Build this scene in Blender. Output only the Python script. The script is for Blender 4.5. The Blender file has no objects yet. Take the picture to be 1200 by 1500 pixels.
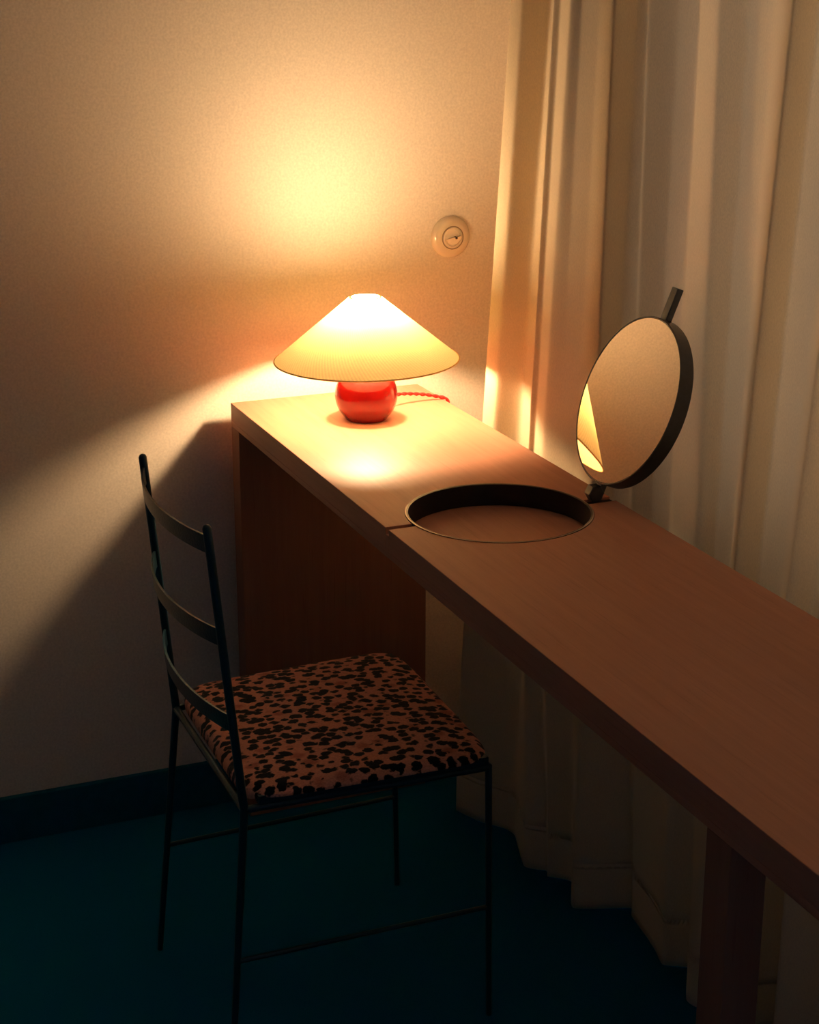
import bpy, bmesh, math, random
from mathutils import Vector, Matrix

# ------------------------------------------------------------------ units
K = 0.755                      # layout unit in metres
LIFT = 0.016
def P(x, y, z): return Vector((x*K, y*K, (z+LIFT)*K))
FLOOR = -LIFT                  # layout height of the floor
TOP = 0.984                    # layout height of the desk top
scn = bpy.context.scene
COL = scn.collection

# ------------------------------------------------------------------ camera
cam_data = bpy.data.cameras.new('camera')
cam = bpy.data.objects.new('camera', cam_data); COL.objects.link(cam)
cam.location = P(-1.0844, -3.6675, 1.984)
cam_data.sensor_fit = 'VERTICAL'; cam_data.sensor_height = 36.0
cam_data.lens = 36.0*2587.0/1500.0
cam_data.clip_start = 0.05
cam.rotation_euler = (math.radians(90-18.27), 0, math.radians(-22.44))
scn.camera = cam

# ------------------------------------------------------------------ world and exposure
world = bpy.data.worlds.new('world'); scn.world = world
world.use_nodes = True
bg = world.node_tree.nodes['Background']
bg.inputs['Color'].default_value = (0.82, 0.88, 1.12, 1)
bg.inputs['Strength'].default_value = 5.0
scn.view_settings.view_transform = 'Standard'
scn.view_settings.look = 'None'
scn.view_settings.exposure = 0.0
scn.view_settings.gamma = 1.0
scn.view_settings.use_curve_mapping = False
scn.cycles.use_denoising = True
scn.cycles.max_bounces = 10
scn.cycles.diffuse_bounces = 6
scn.cycles.glossy_bounces = 4
scn.cycles.transmission_bounces = 6
scn.cycles.caustics_reflective = False
scn.cycles.caustics_refractive = False
scn.cycles.sample_clamp_indirect = 6.0

BULB_STRENGTH = 980.0
BULB_COLOR = (1.0, 0.65, 0.345, 1)

# ------------------------------------------------------------------ helpers
ORIGIN = {}
def link(o, parent=None):
    COL.objects.link(o)
    if parent is not None: o.parent = parent
    return o
def thing(name, label, cat, loc):
    o = bpy.data.objects.new(name, None); link(o)
    o.empty_display_size = 0.05
    o.location = loc; ORIGIN[o.name] = Vector(loc)
    o['label'] = label; o['category'] = cat
    return o
def obj(name, bm, mat, parent=None, smooth=False, label=None, sharp=None):
    me = bpy.data.meshes.new(name)
    if parent is not None:
        org = ORIGIN[parent.name]
        bmesh.ops.translate(bm, verts=bm.verts, vec=-org)
    bmesh.ops.recalc_face_normals(bm, faces=bm.faces)
    bm.to_mesh(me); bm.free()
    if smooth:
        me.polygons.foreach_set('use_smooth', [True]*len(me.polygons))
        if sharp is not None: me.set_sharp_from_angle(angle=math.radians(sharp))
    me.materials.append(mat)
    o = bpy.data.objects.new(name, me); link(o, parent)
    if parent is not None: ORIGIN[o.name] = ORIGIN[parent.name]
    if label: o['label'] = label
    return o
def structure(name, bm, mat):
    o = obj(name, bm, mat); o['kind'] = 'structure'; return o
def add_box(bm, a, b):
    vs = [bm.verts.new((x, y, z)) for z in (a[2], b[2]) for y in (a[1], b[1]) for x in (a[0], b[0])]
    for f in ((0,1,3,2),(4,6,7,5),(0,4,5,1),(2,3,7,6),(0,2,6,4),(1,5,7,3)):
        bm.faces.new([vs[i] for i in f])
    return vs
def box(a, b, bevel=0.0, seg=2):
    bm = bmesh.new(); add_box(bm, a, b)
    if bevel: bmesh.ops.bevel(bm, geom=bm.edges[:], offset=bevel, segments=seg, affect='EDGES', profile=0.5)
    return bm
def frames(pts):
    T = []
    n = len(pts)
    for i in range(n):
        t = pts[min(i+1, n-1)] - pts[max(i-1, 0)]
        T.append(t.normalized())
    ref = Vector((0, 0, 1)) if abs(T[0].z) < 0.9 else Vector((0, 1, 0))
    N = []
    u = (ref - T[0]*ref.dot(T[0])).normalized()
    for t in T:
        u = (u - t*u.dot(t)).normalized()
        N.append((u, t.cross(u)))
    return T, N
def add_tube(bm, pts, r, seg=12, dome=0.0):
    pts = [Vector(p) for p in pts]
    T, N = frames(pts)
    rad = r if isinstance(r, (list, tuple)) else [r]*len(pts)
    rings = []
    def ring(c, nn, rr): return [bm.verts.new(c + (nn[0]*math.cos(2*math.pi*k/seg) + nn[1]*math.sin(2*math.pi*k/seg))*rr) for k in range(seg)]
    for p, nn, rr in zip(pts, N, rad): rings.append(ring(p, nn, rr))
    if dome:
        for a in (0.5, 0.85):
            rings.append(ring(pts[-1] + T[-1]*dome*math.sin(a*math.pi/2), N[-1], rad[-1]*math.cos(a*math.pi/2)))
    for a, b in zip(rings, rings[1:]):
        for k in range(seg):
            bm.faces.new((a[k], a[(k+1) % seg], b[(k+1) % seg], b[k]))
    bm.faces.new(list(reversed(rings[0]))); bm.faces.new(rings[-1])
def add_lathe(bm, prof, centre, seg=64, axis_m=None, close=False):
    """prof: list of (radius, height) in metres; spun about the local z axis at centre"""
    rings = []
    for r, h in prof:
        if r < 1e-7:
            v = Vector((0, 0, h)); v = (axis_m @ v if axis_m else v) + centre
            rings.append([bm.verts.new(v)]); continue
        row = []
        for k in range(seg):
            a = 2*math.pi*k/seg
            v = Vector((r*math.cos(a), r*math.sin(a), h)); v = (axis_m @ v if axis_m else v) + centre
            row.append(bm.verts.new(v))
        rings.append(row)
    pairs = list(zip(rings, rings[1:]))
    if close: pairs.append((rings[-1], rings[0]))
    for a, b in pairs:
        for k in range(seg):
            k2 = (k+1) % seg
            if len(a) == 1 and len(b) == 1: continue
            if len(a) == 1: bm.faces.new((a[0], b[k2], b[k]))
            elif len(b) == 1: bm.faces.new((a[k], a[k2], b[0]))
            else: bm.faces.new((a[k], a[k2], b[k2], b[k]))
def add_prism(bm, poly, z0, z1):
    lo = [bm.verts.new((x, y, z0)) for x, y in poly]
    hi = [bm.verts.new((x, y, z1)) for x, y in poly]
    bm.faces.new(list(reversed(lo))); bm.faces.new(hi)
    n = len(poly)
    for i in range(n): bm.faces.new((lo[i], lo[(i+1) % n], hi[(i+1) % n], hi[i]))

# ------------------------------------------------------------------ materials
def new_mat(name):
    m = bpy.data.materials.new(name); m.use_nodes = True
    nt = m.node_tree
    b = nt.nodes['Principled BSDF']
    return m, nt, b
def node(nt, t, **kw):
    n = nt.nodes.new(t)
    for k, v in kw.items(): setattr(n, k, v)
    return n
def ramp(nt, stops, interp='LINEAR'):
    r = node(nt, 'ShaderNodeValToRGB'); cr = r.color_ramp; cr.interpolation = interp
    while len(cr.elements) < len(stops): cr.elements.new(0.5)
    for e, (p, c) in zip(cr.elements, stops):
        e.position = p; e.color = c if len(c) == 4 else (*c, 1)
    return r
def math_n(nt, op, a, b=None, clamp=False):
    n = node(nt, 'ShaderNodeMath', operation=op); n.use_clamp = clamp
    for i, v in enumerate((a, b)):
        if v is None: continue
        if isinstance(v, (int, float)): n.inputs[i].default_value = v
        else: nt.links.new(v, n.inputs[i])
    return n.outputs[0]
def coords(nt, scale=(1, 1, 1), rot=(0, 0, 0), out='Object'):
    tc = node(nt, 'ShaderNodeTexCoord'); mp = node(nt, 'ShaderNodeMapping')
    mp.inputs['Scale'].default_value = scale; mp.inputs['Rotation'].default_value = rot
    nt.links.new(tc.outputs[out], mp.inputs['Vector'])
    return mp.outputs[0]
def noise(nt, vec, scale, detail=4, rough=0.5):
    n = node(nt, 'ShaderNodeTexNoise'); n.inputs['Scale'].default_value = scale
    n.inputs['Detail'].default_value = detail; n.inputs['Roughness'].default_value = rough
    nt.links.new(vec, n.inputs['Vector'])
    return n.outputs['Fac']
def bump(nt, b, h, strength, dist=0.001):
    n = node(nt, 'ShaderNodeBump'); n.inputs['Strength'].default_value = strength; n.inputs['Distance'].default_value = dist
    nt.links.new(h, n.inputs['Height']); nt.links.new(n.outputs[0], b.inputs['Normal'])
def plain(name, col, rough=0.5, metal=0.0, bump_scale=None, bump_s=0.2, bump_d=0.001, spec=0.5):
    m, nt, b = new_mat(name)
    b.inputs['Base Color'].default_value = (*col, 1)
    b.inputs['Roughness'].default_value = rough; b.inputs['Metallic'].default_value = metal
    b.inputs['Specular IOR Level'].default_value = spec
    v = coords(nt)
    n = noise(nt, v, bump_scale or 40, 4)
    r = ramp(nt, [(0.3, tuple(c*0.9 for c in col)), (0.7, tuple(min(1, c*1.08) for c in col))])
    nt.links.new(n, r.inputs[0]); nt.links.new(r.outputs[0], b.inputs['Base Color'])
    if bump_scale: bump(nt, b, n, bump_s, bump_d)
    return m

M = {}
M['wall'] = plain('painted_wall', (0.78, 0.70, 0.60), 0.75, 0, 260, 0.10, 0.0005, 0.25)
M['far_wall'] = plain('slate_painted_wall', (0.22, 0.25, 0.32), 0.8, 0, 120, 0.1, 0.0005, 0.2)
M['ceiling'] = plain('painted_ceiling', (0.80, 0.76, 0.70), 0.8, 0, 120, 0.1, 0.0005, 0.2)
M['floor'] = plain('dark_teal_carpet', (0.003, 0.115, 0.25), 0.95, 0, 500, 0.4, 0.002, 0.0)
M['baseboard'] = plain('dark_baseboard', (0.004, 0.10, 0.17), 0.7, 0, 60, 0.05, 0.0005, 0.1)
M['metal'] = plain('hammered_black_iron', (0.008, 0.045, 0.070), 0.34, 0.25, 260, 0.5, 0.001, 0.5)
M['bronze'] = plain('dark_bronze', (0.075, 0.080, 0.088), 0.38, 0.8, 120, 0.06, 0.0003)
M['liner'] = plain('blackened_steel', (0.030, 0.034, 0.040), 0.33, 0.7, 90, 0.05, 0.0003)
M['edge_trim'] = plain('brushed_steel_edge', (0.32, 0.26, 0.22), 0.35, 0.9, 90, 0.05, 0.0003)
M['red_gloss'] = plain('red_glazed_ceramic', (0.21, 0.005, 0.004), 0.05, 0, 12, 0.02, 0.0005, 0.45)
M['cord'] = plain('red_cloth_cord', (0.55, 0.025, 0.02), 0.75, 0, 900, 0.5, 0.0005, 0.2)
M['brass'] = plain('brass_fitting', (0.55, 0.36, 0.12), 0.35, 0.9, 60, 0.05, 0.0003)
M['socket'] = plain('porcelain_socket', (0.6, 0.5, 0.4), 0.5, 0, 60, 0.05, 0.0003)

def make_wood(name, rot, tint=1.0):
    m, nt, b = new_mat(name)
    v = coords(nt, rot=rot)
    s1 = node(nt, 'ShaderNodeMapping'); s1.inputs['Scale'].default_value = (90, 4.0, 90); nt.links.new(v, s1.inputs['Vector'])
    n1 = noise(nt, s1.outputs[0], 1.0, 6, 0.6)
    s2 = node(nt, 'ShaderNodeMapping'); s2.inputs['Scale'].default_value = (420, 9, 420); nt.links.new(v, s2.inputs['Vector'])
    n2 = noise(nt, s2.outputs[0], 1.0, 3, 0.6)
    s3 = node(nt, 'ShaderNodeMapping'); s3.inputs['Scale'].default_value = (7, 0.5, 7); nt.links.new(v, s3.inputs['Vector'])
    n3 = noise(nt, s3.outputs[0], 1.0, 2, 0.5)
    mix = math_n(nt, 'ADD', math_n(nt, 'MULTIPLY', n1, 0.5), math_n(nt, 'MULTIPLY', n3, 0.5))
    t = tint
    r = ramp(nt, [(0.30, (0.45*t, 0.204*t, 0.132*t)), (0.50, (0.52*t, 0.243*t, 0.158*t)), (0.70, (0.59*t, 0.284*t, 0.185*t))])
    nt.links.new(mix, r.inputs[0])
    pore = ramp(nt, [(0.30, (0.62, 0.58, 0.55)), (0.42, (1, 1, 1))]); nt.links.new(n2, pore.inputs[0])
    mx = node(nt, 'ShaderNodeMix', data_type='RGBA', blend_type='MULTIPLY'); mx.inputs['Factor'].default_value = 0.4
    nt.links.new(r.outputs[0], mx.inputs[6]); nt.links.new(pore.outputs[0], mx.inputs[7])
    nt.links.new(mx.outputs[2], b.inputs['Base Color'])
    b.inputs['Roughness'].default_value = 0.47
    b.inputs['Specular IOR Level'].default_value = 0.26
    bump(nt, b, n2, 0.12, 0.0004)
    return m
M['wood'] = make_wood('oak_veneer', (0, 0, 0))
M['wood_shaded'] = make_wood('oak_veneer_upright_shaded', (math.radians(90), 0, 0), 0.62)  # same oak, upright grain, tinted darker for the shade under the desk top

def make_leopard():
    m, nt, b = new_mat('leopard_fur')
    v0 = coords(nt, scale=(1.0, 1.25, 1.0))
    wn = node(nt, 'ShaderNodeTexNoise'); wn.inputs['Scale'].default_value = 110; wn.inputs['Detail'].default_value = 3
    nt.links.new(v0, wn.inputs['Vector'])
    sub = node(nt, 'ShaderNodeVectorMath', operation='SUBTRACT'); nt.links.new(wn.outputs['Color'], sub.inputs[0]); sub.inputs[1].default_value = (0.5, 0.5, 0.5)
    sc = node(nt, 'ShaderNodeVectorMath', operation='SCALE'); nt.links.new(sub.outputs[0], sc.inputs[0]); sc.inputs['Scale'].default_value = 0.012
    ad = node(nt, 'ShaderNodeVectorMath', operation='ADD'); nt.links.new(v0, ad.inputs[0]); nt.links.new(sc.outputs[0], ad.inputs[1])
    fl = node(nt, 'ShaderNodeVectorMath', operation='MULTIPLY'); nt.links.new(ad.outputs[0], fl.inputs[0]); fl.inputs[1].default_value = (1, 1, 0.25)
    # spots gathered in broken rosettes: spots whose own centre lies in a rosette's heart are left out
    vs = node(nt, 'ShaderNodeTexVoronoi', feature='F1'); vs.inputs['Scale'].default_value = 60; vs.inputs['Randomness'].default_value = 0.85
    nt.links.new(fl.outputs[0], vs.inputs['Vector'])
    vo = node(nt, 'ShaderNodeTexVoronoi', feature='F1'); vo.inputs['Scale'].default_value = 25; vo.inputs['Randomness'].default_value = 0.7
    nt.links.new(vs.outputs['Position'], vo.inputs['Vector'])
    vh = node(nt, 'ShaderNodeTexVoronoi', feature='F1'); vh.inputs['Scale'].default_value = 25; vh.inputs['Randomness'].default_value = 0.7
    nt.links.new(fl.outputs[0], vh.inputs['Vector'])
    d = vh.outputs['Distance']
    keep = math_n(nt, 'MULTIPLY', math_n(nt, 'SUBTRACT', vo.outputs['Distance'], 0.15), 5.0, True)
    size = math_n(nt, 'MULTIPLY', keep, 0.49)
    allb = math_n(nt, 'SUBTRACT', size, vs.outputs['Distance'])
    mask = ramp(nt, [(0.46, (0, 0, 0)), (0.54, (1, 1, 1))])
    nt.links.new(math_n(nt, 'ADD', allb, 0.5), mask.inputs[0])
    fur = noise(nt, coords(nt, scale=(300, 900, 300)), 1.0, 2)
    base = ramp(nt, [(0.25, (0.58, 0.245, 0.17)), (0.75, (0.90, 0.43, 0.29))]); nt.links.new(fur, base.inputs[0])
    inner = ramp(nt, [(0.20, (0.72, 0.55, 0.55)), (0.34, (1, 1, 1))]); nt.links.new(d, inner.inputs[0])
    mul = node(nt, 'ShaderNodeMix', data_type='RGBA', blend_type='MULTIPLY'); mul.inputs['Factor'].default_value = 1
    nt.links.new(base.outputs[0], mul.inputs[6]); nt.links.new(inner.outputs[0], mul.inputs[7])
    fin = node(nt, 'ShaderNodeMix', data_type='RGBA')
    nt.links.new(mask.outputs[0], fin.inputs[0]); nt.links.new(mul.outputs[2], fin.inputs[6]); fin.inputs[7].default_value = (0.004, 0.010, 0.014, 1)
    nt.links.new(fin.outputs[2], b.inputs['Base Color'])
    b.inputs['Roughness'].default_value = 0.9; b.inputs['Specular IOR Level'].default_value = 0.1
    b.inputs['Sheen Weight'].default_value = 0.15
    bump(nt, b, fur, 0.5, 0.002)
    return m
M['leopard'] = make_leopard()

def make_sheet(name, col, trans_col, trans, weave, stripes=None):
    m, nt, b = new_mat(name)
    out = nt.nodes['Material Output']
    v = coords(nt)
    n = noise(nt, coords(nt, scale=weave), 1.0, 3)
    fac = n
    r = ramp(nt, [(0.25, tuple(c*0.90 for c in col)), (0.75, tuple(min(1, c*1.06) for c in col))])
    rt = ramp(nt, [(0.25, tuple(c*0.86 for c in trans_col)), (0.75, tuple(min(1, c*1.08) for c in trans_col))])
    if stripes:
        sx = node(nt, 'ShaderNodeSeparateXYZ'); nt.links.new(v, sx.inputs[0])
        ang = math_n(nt, 'ARCTAN2', sx.outputs[1], sx.outputs[0])
        ph = math_n(nt, 'ADD', math_n(nt, 'MULTIPLY', ang, stripes), math_n(nt, 'MULTIPLY', sx.outputs[2], 900.0))
        sn = math_n(nt, 'MULTIPLY', math_n(nt, 'ADD', math_n(nt, 'SINE', ph), 1.0), 0.5)
        fac = math_n(nt, 'ADD', math_n(nt, 'MULTIPLY', sn, 0.35), math_n(nt, 'MULTIPLY', n, 0.65))
    nt.links.new(fac, r.inputs[0]); nt.links.new(fac, rt.inputs[0])
    nt.links.new(r.outputs[0], b.inputs['Base Color'])
    b.inputs['Roughness'].default_value = 0.9; b.inputs['Specular IOR Level'].default_value = 0.1
    bump(nt, b, n, 0.15, 0.0005)
    tr = node(nt, 'ShaderNodeBsdfTranslucent'); nt.links.new(rt.outputs[0], tr.inputs['Color'])
    mx = node(nt, 'ShaderNodeMixShader'); mx.inputs[0].default_value = trans
    nt.links.new(b.outputs[0], mx.inputs[1]); nt.links.new(tr.outputs[0], mx.inputs[2]); nt.links.new(mx.outputs[0], out.inputs['Surface'])
    return m
M['shade'] = make_sheet('lamp_shade_paper', (0.86, 0.80, 0.58), (0.84, 0.76, 0.34), 0.20, (500, 500, 60), 150)
M['shade_trim'] = plain('shade_trim_tape', (0.88, 0.66, 0.30), 0.8, 0, 200, 0.1, 0.0005, 0.1)
M['curtain'] = make_sheet('cream_linen_curtain', (0.88, 0.75, 0.54), (0.74, 0.62, 0.44), 0.27, (900, 900, 300))

def emitter(name, col, s):
    m, nt, b = new_mat(name)
    b.inputs['Base Color'].default_value = (1, 1, 1, 1)
    b.inputs['Emission Color'].default_value = col; b.inputs['Emission Strength'].default_value = s
    return m
M['bulb'] = emitter('lit_frosted_bulb', BULB_COLOR, BULB_STRENGTH)
m, nt, b = new_mat('mirror_silver'); b.inputs['Base Color'].default_value = (0.80, 0.72, 0.62, 1); b.inputs['Metallic'].default_value = 1; b.inputs['Roughness'].default_value = 0.012
M['mirror'] = m
m, nt, b = new_mat('window_glass')
gl = node(nt, 'ShaderNodeBsdfTransparent'); gs = node(nt, 'ShaderNodeBsdfGlossy'); gs.inputs['Roughness'].default_value = 0.02
gx = node(nt, 'ShaderNodeMixShader'); gx.inputs[0].default_value = 0.06
nt.links.new(gl.outputs[0], gx.inputs[1]); nt.links.new(gs.outputs[0], gx.inputs[2]); nt.links.new(gx.outputs[0], nt.nodes['Material Output'].inputs['Surface'])
M['pane'] = m
M['switch_plate'] = plain('cream_glass_switch', (0.74, 0.62, 0.46), 0.12, 0, 5, 0.02, 0.0003, 0.6)
M['switch_line'] = plain('brown_switch_joint', (0.32, 0.20, 0.10), 0.5, 0, 30, 0.02, 0.0003)
M['switch_dial'] = plain('ivory_switch_dial', (0.76, 0.66, 0.52), 0.3, 0, 30, 0.02, 0.0003)
M['dark_hole'] = plain('dark_screw_recess', (0.03, 0.012, 0.008), 0.6, 0, 30, 0.02, 0.0003)

# ------------------------------------------------------------------ setting
WY = 0.05                      # wall behind the lamp
XR = 0.82                      # wall behind the curtain
CE = 3.35
L, F = -3.4, -4.9
structure('floor', box(P(L, F, FLOOR-0.1), P(XR+0.12, WY+0.12, FLOOR)), M['floor'])
structure('ceiling', box(P(L, F, CE), P(XR+0.12, WY+0.12, CE+0.1)), M['ceiling'])
structure('wall_back', box(P(L, WY, FLOOR), P(XR+0.12, WY+0.12, CE)), M['wall'])
WY0, WY1, WZ0, WZ1 = -0.62, -3.30, 0.955, 2.95      # window opening behind the curtain
bm = bmesh.new()
add_box(bm, P(XR, F, FLOOR), P(XR+0.12, WY, WZ0)); add_box(bm, P(XR, F, WZ1), P(XR+0.12, WY, CE))
add_box(bm, P(XR, WY0, WZ0), P(XR+0.12, WY, WZ1)); add_box(bm, P(XR, F, WZ0), P(XR+0.12, WY1, WZ1))
structure('wall_right', bm, M['wall'])
structure('wall_left', box(P(L-0.12, F, FLOOR), P(L, WY+0.12, CE)), M['far_wall'])
bm = bmesh.new()
fw = 0.05
for a, b_ in (((WY1, WZ0), (WY0, WZ0+fw)), ((WY1, WZ1-fw), (WY0, WZ1)), ((WY1, WZ0+fw), (WY1+fw, WZ1-fw)), ((WY0-fw, WZ0+fw), (WY0, WZ1-fw)), ((-2.05-fw/2, WZ0+fw), (-2.05+fw/2, WZ1-fw))):
    add_box(bm, P(XR+0.03, a[0], a[1]), P(XR+0.09, b_[0], b_[1]))
wf = structure('window_1', bm, M['baseboard'])
ORIGIN['window_1'] = Vector((0, 0, 0))
for ya, yb in ((WY1+fw, -2.05-fw/2), (-2.05+fw/2, WY0-fw)):
    obj('pane', box(P(XR+0.055, ya, WZ0+fw), P(XR+0.062, yb, WZ1-fw)), M['pane'], wf)
pl = bpy.data.lights.new('window_portal', 'AREA'); pl.shape = 'RECTANGLE'
pl.size = (WY0-WY1)*K; pl.size_y = (WZ1-WZ0)*K; pl.cycles.is_portal = True
po = bpy.data.objects.new('window_portal', pl); COL.objects.link(po)
po.location = P(XR+0.11, (WY0+WY1)/2, (WZ0+WZ1)/2); po.rotation_euler = (0, math.radians(90), 0)
po.rotation_euler = Vector((-1, 0, 0)).to_track_quat('-Z', 'Z').to_euler()
structure('wall_front', box(P(L, F-0.12, FLOOR), P(XR+0.12, F, CE)), M['far_wall'])
structure('baseboard_back', box(P(L, WY-0.016, FLOOR), P(XR, WY, 0.097), 0.002), M['baseboard'])

# ------------------------------------------------------------------ curtain
# control folds: (x, y at z=1, y at z=2, hem x, hem y)
folds = [
 (.800, -.160, -.270, .780, -.120),
 (.640, -.200, -.320, .620, -.150),
 (.540, -.228, -.345, .510, -.185),
 (.506, -.256, -.377, .470, -.205),
 (.490, -.280, -.402, .461, -.222),
 (.500, -.318, -.432, .488, -.290),
 (.550, -.345, -.448, .528, -.345),
 (.552, -.432, -.508, .535, -.385),
 (.500, -.484, -.557, .494, -.519),
 (.508, -.498, -.575, .530, -.557),
 (.498, -.555, -.632, .522, -.580),
 (.512, -.600, -.650, .545, -.600),
 (.524, -.650, -.690, .560, -.625),
 (.530, -.714, -.739, .513, -.720),
 (.588, -.690, -.715, .626, -.767),
 (.606, -.722, -.722, .620, -.785),
 (.600, -.748, -.740, .612, -.800),
 (.632, -.775, -.790, .600, -.890),
 (.634, -.835, -.855, .590, -.940),
 (.618, -.880, -.888, .580, -.985),
 (.604, -.985, -.965, .622, -1.014),
 (.638, -1.000, -1.010, .590, -1.060),
 (.636, -1.060, -1.090, .560, -1.110),
 (.582, -1.158, -1.228, .566, -1.140),
 (.642, -1.150, -1.215, .640, -1.200),
 (.638, -1.225, -1.300, .630, -1.225),
 (.592, -1.310, -1.400, .600, -1.236),
 (.636, -1.330, -1.410, .690, -1.272),
]
random.seed(4)
y = -1.42
while y > -3.0:
    folds.append((.582+random.uniform(-.01, .01), y, y-.07, .56+random.uniform(-.02, .02), y))
    folds.append((.615+random.uniform(-.008, .008), y-.03, y-.09, .63+random.uniform(-.02, .02), y-.05))
    y -= random.uniform(.14, .20)
def smooth01(t): t = max(0, min(1, t)); return t*t*(3-2*t)
def curtain_row(z, off=0.0):
    ctl = []
    hem_w = smooth01((0.92 - z)/0.92)**0.8 if z < 0.92 else 0.0
    for x, y1, y2, hx, hy in folds:
        yy = y1 + (y2-y1)*(min(z, 2.2)-1.0) if z > 0.6 else y1 - (y2-y1)*0.4
        if z > 2.2: yy = y1 + (y2-y1)*1.2
        ctl.append(Vector((x*(1-hem_w)+hx*hem_w, min(yy*(1-hem_w)+hy*hem_w, WY-0.02))))
    out = []
    n = len(ctl)
    for i in range(n-1):
        p0, p1, p2, p3 = ctl[max(i-1, 0)], ctl[i], ctl[i+1], ctl[min(i+2, n-1)]
        for s in range(8):
            t = s/8
            q = 0.5*((2*p1) + (p2-p0)*t*0.8 + (2*p0-5*p1+4*p2-p3)*t*t + (-p0+3*p1-3*p2+p3)*t*t*t)
            m1, m2 = (p2-p0)*0.26, (p3-p1)*0.26
            q = p1*(2*t**3-3*t*t+1) + m1*(t**3-2*t*t+t) + p2*(-2*t**3+3*t*t) + m2*(t**3-t*t)
            out.append(q)
    out.append(ctl[-1])
    return [(q.x-off, q.y) for q in out]
def sheet(zs, off=0.0, thick=0.002):
    bm = bmesh.new(); rows = []
    for z in zs:
        rows.append([bm.verts.new(P(x, yy, z)) for x, yy in curtain_row(z, off)])
    for a, b_ in zip(rows, rows[1:]):
        for k in range(len(a)-1): bm.faces.new((a[k], a[k+1], b_[k+1], b_[k]))
    bmesh.ops.recalc_face_normals(bm, faces=bm.faces)
    bmesh.ops.solidify(bm, geom=bm.faces[:], thickness=thick)
    return bm
cur = thing('curtain', 'floor-length cream linen curtain hanging in deep folds behind the desk', 'curtain', P(.6, -1.4, FLOOR))
HEM = 0.085
zs = [HEM-0.002 + (3.3-HEM)*(i/44)**1.25 for i in range(45)]
obj('fabric', sheet(zs), M['curtain'], cur, True)
obj('hem', sheet([FLOOR+0.004+(HEM+0.010-FLOOR-0.004)*i/6 for i in range(7)], 0.0, 0.0040), M['curtain'], cur, True)

# ------------------------------------------------------------------ desk
DW, DL, DT = 0.45, 2.55, 0.054   # width, length, board thickness
REC, SLOT = 0.042, 0.012
hx, hy, hr = 0.222, -0.929, 0.171
SY = -0.938
desk = thing('desk', 'long oak vanity desk with round recess and waterfall end panel against the curtain', 'desk', P(DW/2, -DL/2, FLOOR))
def plates():
    bm = bmesh.new()
    a = P(0, -DL, TOP-DT); b_ = P(DW, 0, TOP-REC)
    add_box(bm, a, b_)
    wl, wr = 0.007, 0.012            # half widths of the slots left and right of the hole
    z0, z1 = P(0, 0, TOP-REC).z, P(0, 0, TOP).z
    def arc(y_l, y_r, far):
        al = math.pi - math.asin((y_l-hy)/hr); ar = math.asin((y_r-hy)/hr)
        pts = []
        n = 48
        if far:
            for i in range(n+1): t = al + (ar-al)*i/n; pts.append((hx+hr*math.cos(t), hy+hr*math.sin(t)))
        else:
            ar2 = ar + 2*math.pi
            for i in range(n+1): t = al + (ar2-al)*i/n; pts.append((hx+hr*math.cos(t), hy+hr*math.sin(t)))
        return pts
    far = [(0, 0), (0, SY+wl)] + arc(SY+wl, SY+wr, True) + [(DW, SY+wr), (DW, 0)]
    near = [(0, -DL), (0, SY-wl)] + arc(SY-wl, SY-wr, False) + [(DW, SY-wr), (DW, -DL)]
    add_prism(bm, [(x*K, yy*K) for x, yy in far], z0, z1)
    add_prism(bm, [(x*K, yy*K) for x, yy in near], z0, z1)
    # floors of the two slots
    lx = hx - math.sqrt(hr*hr-(SY-hy)**2); rx = hx + math.sqrt(hr*hr-(SY-hy)**2)
    zs_ = P(0, 0, TOP-SLOT).z
    add_box(bm, (0.0003*K, (SY-wl)*K, z0), (lx*K, (SY+wl)*K, zs_))
    add_box(bm, (rx*K, (SY-wr)*K, z0), (DW*K, (SY+wr)*K, zs_))
    return bm
dt = obj('desktop', plates(), M['wood'], desk)
bv = dt.modifiers.new('bevel', 'BEVEL'); bv.width = 0.0008; bv.segments = 2; bv.limit_method = 'ANGLE'; bv.angle_limit = math.radians(60)
# recess liner: metal band with two gaps closed by the arm and the handle slot
bm = bmesh.new()
add_lathe(bm, [((hr-0.006)*K, (TOP-REC+0.0008)*K), ((hr-0.006)*K, (TOP+0.0005)*K), ((hr-0.0010)*K, (TOP+0.0005)*K), ((hr-0.0010)*K, (TOP-REC+0.0008)*K)], P(hx, hy, 0), 96, close=True)
ln = obj('recess_liner', bm, M['liner'], desk, True, 'blackened metal band lining the round recess', 40)
bm = bmesh.new()
add_lathe(bm, [((hr-0.0026)*K, (TOP+0.0003)*K), ((hr-0.0026)*K, (TOP+0.0012)*K), ((hr-0.0004)*K, (TOP+0.0012)*K), ((hr-0.0004)*K, (TOP+0.0003)*K)], P(hx, hy, 0), 96, close=True)
obj('recess_edge', bm, M['edge_trim'], ln, True, 'thin bright rim', 40)
pn = obj('side_panel', box(P(0, -DT, FLOOR), P(DW, 0, TOP-DT), 0.0008), M['wood_shaded'], desk)
obj('leg', box(P(0, -2.061, FLOOR), P(0.053, -2.005, TOP-DT), 0.0008), M['wood_shaded'], desk)

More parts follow.
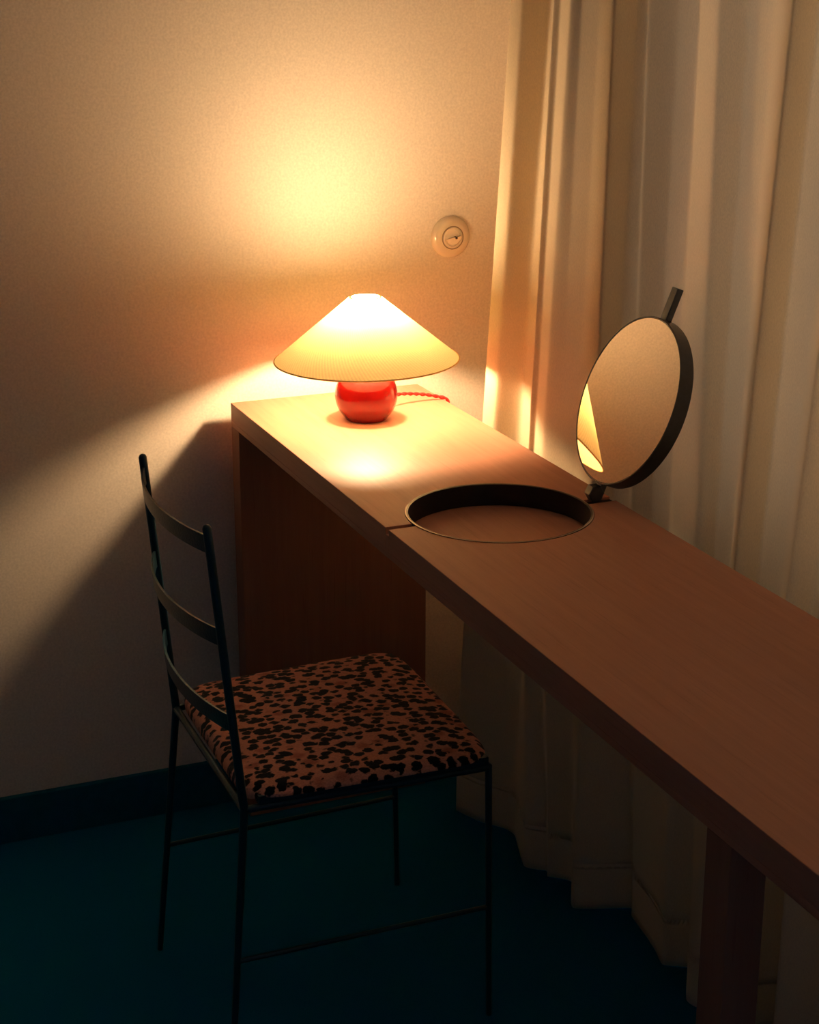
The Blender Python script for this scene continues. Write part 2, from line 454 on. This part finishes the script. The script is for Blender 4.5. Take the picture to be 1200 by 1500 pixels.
# ------------------------------------------------------------------ table lamp
LX, LY = 0.2312, -0.239
lamp = thing('table_lamp', 'lit table lamp with cream cone shade on a glossy red ball base', 'lamp', P(LX, LY, TOP))
LC = P(LX, LY, TOP)
bm = bmesh.new()
R = 0.0672*K; cz = 0.0535*K
prof = [(0, 0.0005)]
a0 = -math.asin((cz-0.0035)/R)
prof += [(R*math.cos(a0)*0.93, 0.0005), (R*math.cos(a0)*0.985, 0.0015)]
a1 = math.asin(0.975)
for i in range(33):
    t = a0 + (a1-a0)*i/32; prof.append((R*math.cos(t), cz+R*math.sin(t)))
prof.append((0, cz+R*math.sin(a1)))
add_lathe(bm, prof, LC, 72)
obj('ball_base', bm, M['red_gloss'], lamp, True, 'glossy red ball base', 50)
rimz, topz = 0.130*K, 0.2645*K
RR, TR = 0.198*K, 0.0345*K
tilt = Matrix.Rotation(math.radians(-0.9), 3, Vector((0.3817, 0.924, 0)))
bulbz = 0.240*K
bm = bmesh.new()
add_lathe(bm, [(0, cz+R*0.93), (0.012, cz+R*0.93), (0.012, cz+R*0.97+0.010), (0.016, cz+R*0.97+0.012), (0.016, bulbz-0.030), (0, bulbz-0.030)], LC, 32)
sk = obj('socket', bm, M['socket'], lamp, True, 'cream bulb socket', 40)
bm = bmesh.new()
rb = 0.0205
pr = [(0, -rb-0.008), (0.011, -rb-0.006), (0.012, -rb*0.9)]
for i in range(1, 17):
    t = -1.05 + (math.pi/2+1.05)*i/16; pr.append((max(rb*math.cos(t), 0), rb*math.sin(t)))
pr[-1] = (0, rb)
add_lathe(bm, [(r, h+bulbz) for r, h in pr], LC, 28)
obj('bulb', bm, M['bulb'], lamp, True, 'glowing frosted bulb')
bm = bmesh.new()
prof = []
for i in range(13):
    t = i/12; prof.append((RR+(TR-RR)*t, rimz+(topz-rimz)*t - bulbz))
add_lathe(bm, prof, LC+Vector((0, 0, bulbz)), 128, tilt)
sh = obj('lamp_shade', bm, M['shade'], lamp, True, 'cream ribbed cone shade glowing from within')
bm = bmesh.new()
ring = []
for i in range(8):
    t = 2*math.pi*i/8; ring.append((RR-0.0006+0.0011*math.cos(t), rimz-bulbz+0.0003+0.0013*math.sin(t)))
add_lathe(bm, ring, LC+Vector((0, 0, bulbz)), 128, tilt, close=True)
obj('rim_tape', bm, M['shade_trim'], sh, True, 'narrow ochre edge tape')
bm = bmesh.new()
ring = [(TR-0.0002, topz-bulbz-0.0008), (TR-0.0002, topz-bulbz+0.0004), (0.0300*K, topz-bulbz+0.0004), (0.0300*K, topz-bulbz-0.0008)]
add_lathe(bm, ring, LC+Vector((0, 0, bulbz)), 64, tilt, close=True)
obj('top_ring', bm, M['shade'], sh)
bm = bmesh.new()     # wire carrier from the socket up to the shade's top ring
for k in range(3):
    a = 2*math.pi*k/3+0.4
    c, s = math.cos(a), math.sin(a)
    add_tube(bm, [LC+Vector((0.0155*c, 0.0155*s, bulbz-0.034)), LC+Vector((0.031*c, 0.031*s, bulbz-0.020)), LC+Vector((0.031*c, 0.031*s, bulbz+0.004)), LC+Vector(((TR-0.0015)*c, (TR-0.0015)*s, topz-0.001))], 0.0009, 6)
obj('shade_carrier', bm, M['brass'], lamp, True, 'thin wire shade carrier')
# twisted cord
def bez(pts, n):
    out = []
    for i in range(len(pts)-1):
        p0, p1, p2, p3 = pts[max(i-1, 0)], pts[i], pts[i+1], pts[min(i+2, len(pts)-1)]
        for s in range(n):
            t = s/n
            out.append(0.5*((2*p1)+(p2-p0)*t+(2*p0-5*p1+4*p2-p3)*t*t+(-p0+3*p1-3*p2+p3)*t**3))
    out.append(pts[-1]); return out
cp = [P(.262, -.185, TOP+.030), P(.300, -.176, TOP+.026), P(.350, -.160, TOP+.024), P(.400, -.152, TOP+.016), P(.440, -.153, TOP+.0065), P(.4575, -.156, TOP-.002), P(.4615, -.150, TOP-.04), P(.462, -.09, TOP-.10), P(.461, -.02, TOP-.16), P(.440, .022, TOP-.24), P(.420, .026, .55), P(.415, .026, .2), P(.41, .022, FLOOR+.012), P(.37, .020, FLOOR+.006)]
path = bez(cp, 14)
dist = [0]
for p, q in zip(path, path[1:]): dist.append(dist[-1]+(q-p).length)
T_, N_ = frames(path)
bm = bmesh.new()
for ph in (0, math.pi):
    st = []
    # resample finely for the twist
    tot = dist[-1]; n = int(tot/0.0014); j = 0
    for i in range(n+1):
        d_ = tot*i/n
        while j < len(dist)-2 and dist[j+1] < d_: j += 1
        f = (d_-dist[j])/max(dist[j+1]-dist[j], 1e-9)
        c = path[j].lerp(path[j+1], f); u, w = N_[j]
        a = 2*math.pi*d_/0.0240 + ph
        st.append(c + (u*math.cos(a)+w*math.sin(a))*0.0017)
    add_tube(bm, st, 0.0016, 6)
obj('cord', bm, M['cord'], lamp, True, 'twisted red cloth power cord')

# ------------------------------------------------------------------ round mirror on its hinge
tl = math.radians(21.8)
ax = Vector((math.sin(tl), 0, math.cos(tl)))         # up along the mirror
nv = Vector((-math.cos(tl), 0, math.sin(tl)))        # out of the glass
spin = Matrix.Rotation(math.radians(-1.0), 3, 'Z')     # the disc stands a degree off square
ax = spin @ ax; nv = spin @ nv
yv = ax.cross(nv)                                    # along the desk
rot = Matrix((yv, ax, nv)).transposed()              # local x -> yv, y -> ax, z -> nv
mc = P(.473, SY+.006, 1.168)
piv = P(.418, SY+.001, TOP+.012)
mir = thing('vanity_mirror', 'round tilted vanity mirror in a dark metal rim hinged up from the desk', 'mirror', P(.42, SY, TOP))
RM, RD = 0.1600*K, 0.030*K
bm = bmesh.new()
add_lathe(bm, [(0, -RD), (RM-0.0015, -RD), (RM, -RD+0.0015), (RM, -0.0007), (RM-0.0007, 0), (RM-0.0020, 0), (RM-0.0020, -0.004), (0, -0.004)], mc, 112, rot)
obj('mirror_rim', bm, M['bronze'], mir, True, 'dark bronze drum rim', 35)
bm = bmesh.new()
add_lathe(bm, [(0, -0.0038), (RM-0.0022, -0.0038), (RM-0.0022, -0.0014), (RM-0.0030, -0.0008), (0, -0.0008)], mc, 112, rot)
obj('mirror_glass', bm, M['mirror'], mir, True, None, 20)
def rbox(c, hx_, hy_, hz_, bev=0.0008):
    bm = box((-hx_, -hy_, -hz_), (hx_, hy_, hz_), bev)
    bmesh.ops.transform(bm, matrix=Matrix.Translation(c) @ rot.to_4x4(), verts=bm.verts)
    return bm
back = -RD*0.55
obj('handle', rbox(mc + ax*(RM+0.031*K-0.001) + nv*back, 0.0105*K, 0.031*K, 0.0065*K), M['bronze'], mir, False, 'short flat bar handle')
low = RM + 0.022*K
obj('arm', rbox(mc - ax*(RM+0.013*K) + nv*back, 0.0105*K, 0.017*K, 0.006*K), M['bronze'], mir)
# hinge: six-sided knuckle lying across the slot
kc = mc - ax*(RM+0.0275*K) + nv*back
kc = Vector((kc.x-0.004, kc.y-0.001, P(0, 0, TOP).z+0.0108))
bm = bmesh.new()
add_lathe(bm, [(0, -0.0085), (0.0112, -0.0080), (0.0122, -0.0070), (0.0122, 0.0070), (0.0112, 0.0080), (0, 0.0085)], kc, 6, Matrix.Rotation(math.radians(90), 3, 'X'))
obj('hinge_knuckle', bm, M['bronze'], mir)
obj('hinge_plate', box(P(.398, SY-.0105, TOP-SLOT), P(.449, SY+.0105, TOP-SLOT+.008), 0.0006), M['dark_hole'], desk, False, 'dark metal hinge plate in the slot')

# ------------------------------------------------------------------ wall switch
sw = thing('wall_switch', 'round cream light switch on the wall above the lamp cord', 'switch', P(.552, WY, 1.311))
SC = P(.552, WY, 1.311)
swr = Matrix.Rotation(math.radians(90), 3, 'X')      # local z -> -y (out of the wall)
SR = 0.0485*K
bm = bmesh.new()
pr = [(0, 0.0002), (SR, 0.0002)]
for i in range(1, 9):
    t = i/8*math.pi/2; pr.append((SR - 0.017*(1-math.cos(t)), 0.0002+0.0115*math.sin(t)))
pr += [(0.57*SR, 0.0117), (0.57*SR, 0.0095), (0, 0.0095)]
add_lathe(bm, pr, SC, 72, swr)
obj('cover_plate', bm, M['switch_plate'], sw, True, None, 40)
bm = bmesh.new()
ring = [(0.545*SR+0.0006*math.cos(2*math.pi*i/8), 0.0115+0.0006*math.sin(2*math.pi*i/8)) for i in range(8)]
add_lathe(bm, ring, SC, 64, swr, close=True)
obj('joint_ring', bm, M['switch_line'], sw, True, 'thin brown joint ring')
bm = bmesh.new()
add_lathe(bm, [(0, 0.0094), (0.50*SR, 0.0094), (0.50*SR, 0.0125), (0.47*SR, 0.0132), (0.40*SR, 0.0132), (0.39*SR, 0.0112), (0, 0.0112)], SC, 64, swr)
dl = obj('dial', bm, M['switch_dial'], sw, True, None, 40)
bm = bmesh.new()     # rocker: half-round tilted toggle in the dial
n = 20
lo, hi = [], []
for i in range(n+1):
    a = math.pi + math.pi*i/n + 0.18
    x_, z_ = 0.375*SR*math.cos(a), 0.375*SR*math.sin(a)
    lo.append(bm.verts.new(SC+Vector((x_, -0.0112, z_))))
    hi.append(bm.verts.new(SC+Vector((x_*0.96, -0.0135-0.0050*(1+z_/(0.38*SR)), z_*0.96+0.0012))))
bm.faces.new(lo); bm.faces.new(hi)
for i in range(n+1):
    j = (i+1) % (n+1); bm.faces.new((lo[i], lo[j], hi[j], hi[i]))
obj('rocker', bm, M['switch_dial'], dl)
bm = bmesh.new()
add_lathe(bm, [(0, 0.0125), (0.0021, 0.0125), (0.0021, 0.0192), (0.0016, 0.0196), (0, 0.0196)], SC+Vector((0.0042, 0, 0.0002)), 20, swr)
obj('screw_cap', bm, M['dark_hole'], dl, True, 'tiny dark screw recess', 40)

# ------------------------------------------------------------------ chair
chair = thing('dining_chair', 'black iron ladder-back chair with leopard print fur cushion facing the desk', 'chair', P(-.06, -.75, FLOOR))
SZ = 0.516
RLc, RRc, FRc, FLc = (-.289, -.528), (-.292, -.988), (.175, -1.000), (.195, -.478)
lr = 0.0066*K
def leg(pts, r, dome=0.0):
    bm = bmesh.new()
    fine = []
    for a, b_ in zip(pts, pts[1:]):
        for i in range(10): fine.append(a.lerp(b_, i/10))
    fine.append(pts[-1])
    rr = [r(p.z) for p in fine]
    add_tube(bm, fine, rr, 14, dome)
    return obj('leg', bm, M['metal'], chair, True, None, 60)
kz = P(0, 0, SZ).z
def rear_r(z): return (0.0058+0.0018*min(1, z/kz))*K if z < kz else 0.0078*K
leg([P(-.347, -.533, FLOOR), P(RLc[0], RLc[1], SZ), P(-.3314, -.528, 1.040)], rear_r, 0.005)
leg([P(-.331, -.990, FLOOR), P(RRc[0], RRc[1], SZ), P(-.3397, -.987, 1.044)], rear_r, 0.005)
front_r = lambda z: (0.0055+0.0012*min(1, z/kz))*K
leg([P(.184, -1.000, FLOOR), P(FRc[0], FRc[1], SZ+.004)], front_r, 0.002)
leg([P(.203, -.478, FLOOR), P(FLc[0], FLc[1], SZ+.004)], front_r, 0.002)
for a, b_ in ((RLc, RRc), (RRc, FRc), (FRc, FLc), (FLc, RLc)):
    bm = bmesh.new(); add_tube(bm, [P(a[0], a[1], SZ), P((a[0]+b_[0])/2, (a[1]+b_[1])/2, SZ), P(b_[0], b_[1], SZ)], 0.0070*K, 12)
    obj('seat_rail', bm, M['metal'], chair, True, None, 60)
for a, b_ in (((-.312, -.989, .216), (.179, -1.0, .222)), ((-.321, -.531, .219), (.199, -.478, .200))):
    bm = bmesh.new(); add_tube(bm, [P(*a), P(*((u+w)/2 for u, w in zip(a, b_))), P(*b_)], 0.0048*K, 10)
    obj('stretcher', bm, M['metal'], chair, True, None, 60)
def slat(z, bow, h=0.032, th=0.0042):
    bm = bmesh.new(); n = 28
    def postx(y, zz):
        k = (y+.528)/(-.987+.528)
        tl_ = (-.289-.0424*(zz-.516)/(1.040-.516)); tr_ = (-.292-.0477*(zz-.516)/(1.044-.516))
        return tl_*(1-k)+tr_*k
    rings = []
    for i in range(n+1):
        t = i/n; y_ = -.528+(-.987+.528)*t
        b_ = bow*(1-(2*t-1)**2)**0.9 if 0 < t < 1 else 0
        dz = 0.009*t
        sec = []
        for dx, zz in ((-th/2, z+dz-h), (th/2, z+dz-h), (th/2, z+dz), (-th/2, z+dz)):
            sec.append(bm.verts.new(P(postx(y_, zz)-b_+dx, y_, zz)))
        rings.append(sec)
    for a, b2 in zip(rings, rings[1:]):
        for k in range(4): bm.faces.new((a[k], a[(k+1) % 4], b2[(k+1) % 4], b2[k]))
    bm.faces.new(rings[0]); bm.faces.new(rings[-1])
    return obj('back_slat', bm, M['metal'], chair, True, None, 40)
slat(1.0215, .036); slat(.853, .042); slat(.690, .038)
# cushion: padded slab with rounded corners and a soft crown
def cushion():
    q = [Vector(c) for c in ((-.278, -.500), (-.284, -1.000), (.182, -1.014), (.200, -.480))]
    N = 44
    bm = bmesh.new()
    rnd = 0.10
    def pt(u, v):
        # squircle-like rounding of the corners
        uu, vv = 2*u-1, 2*v-1
        m_ = max(abs(uu), abs(vv)); 
        if m_ > 0:
            p_ = 9.0
            l = (abs(uu)**p_+abs(vv)**p_)**(1/p_)
            uu, vv = uu*m_/l, vv*m_/l
        u, v = (uu+1)/2, (vv+1)/2
        a = q[0].lerp(q[3], u); b_ = q[1].lerp(q[2], u); return a.lerp(b_, v), m_
    zb, ze = SZ+.0075, SZ+.036
    rows = []
    for i in range(N+1):
        row = []
        for j in range(N+1):
            p, m_ = pt(i/N, j/N)
            e = 1-m_
            zt = ze + 0.006*smooth01(e/0.25) + 0.006*smooth01(e) 
            lip = 0.010*(1-smooth01(e/0.05)); zt -= lip
            row.append(bm.verts.new(P(p.x, p.y, zt)))
        rows.append(row)
    for i in range(N):
        for j in range(N): bm.faces.new((rows[i][j], rows[i+1][j], rows[i+1][j+1], rows[i][j+1]))
    rim = [rows[i][0] for i in range(N)] + [rows[N][j] for j in range(N)] + [rows[N-i][N] for i in range(N)] + [rows[0][N-j] for j in range(N)]
    c = P(-.05, -.75, 0)
    prev = rim
    for dz, k in ((-.010, 1.008), (-.020, 1.006)):
        cur_ = []
        for v in rim:
            x_, y_ = c.x+(v.co.x-c.x)*k, c.y+(v.co.y-c.y)*k
            rear = smooth01((-.255-v.co.x/K)/0.03)         # the fur wraps lower at the back edge
            cur_.append(bm.verts.new((x_, y_, max(v.co.z+dz*(0.35+0.65*rear)*K, P(0, 0, zb).z))))
        for i in range(len(rim)):
            j = (i+1) % len(rim); bm.faces.new((prev[i], prev[j], cur_[j], cur_[i]))
        prev = cur_
    bm.faces.new(prev)
    return bm
obj('seat_cushion', cushion(), M['leopard'], chair, True, 'leopard print fur cushion', 70)

# black board under the pad
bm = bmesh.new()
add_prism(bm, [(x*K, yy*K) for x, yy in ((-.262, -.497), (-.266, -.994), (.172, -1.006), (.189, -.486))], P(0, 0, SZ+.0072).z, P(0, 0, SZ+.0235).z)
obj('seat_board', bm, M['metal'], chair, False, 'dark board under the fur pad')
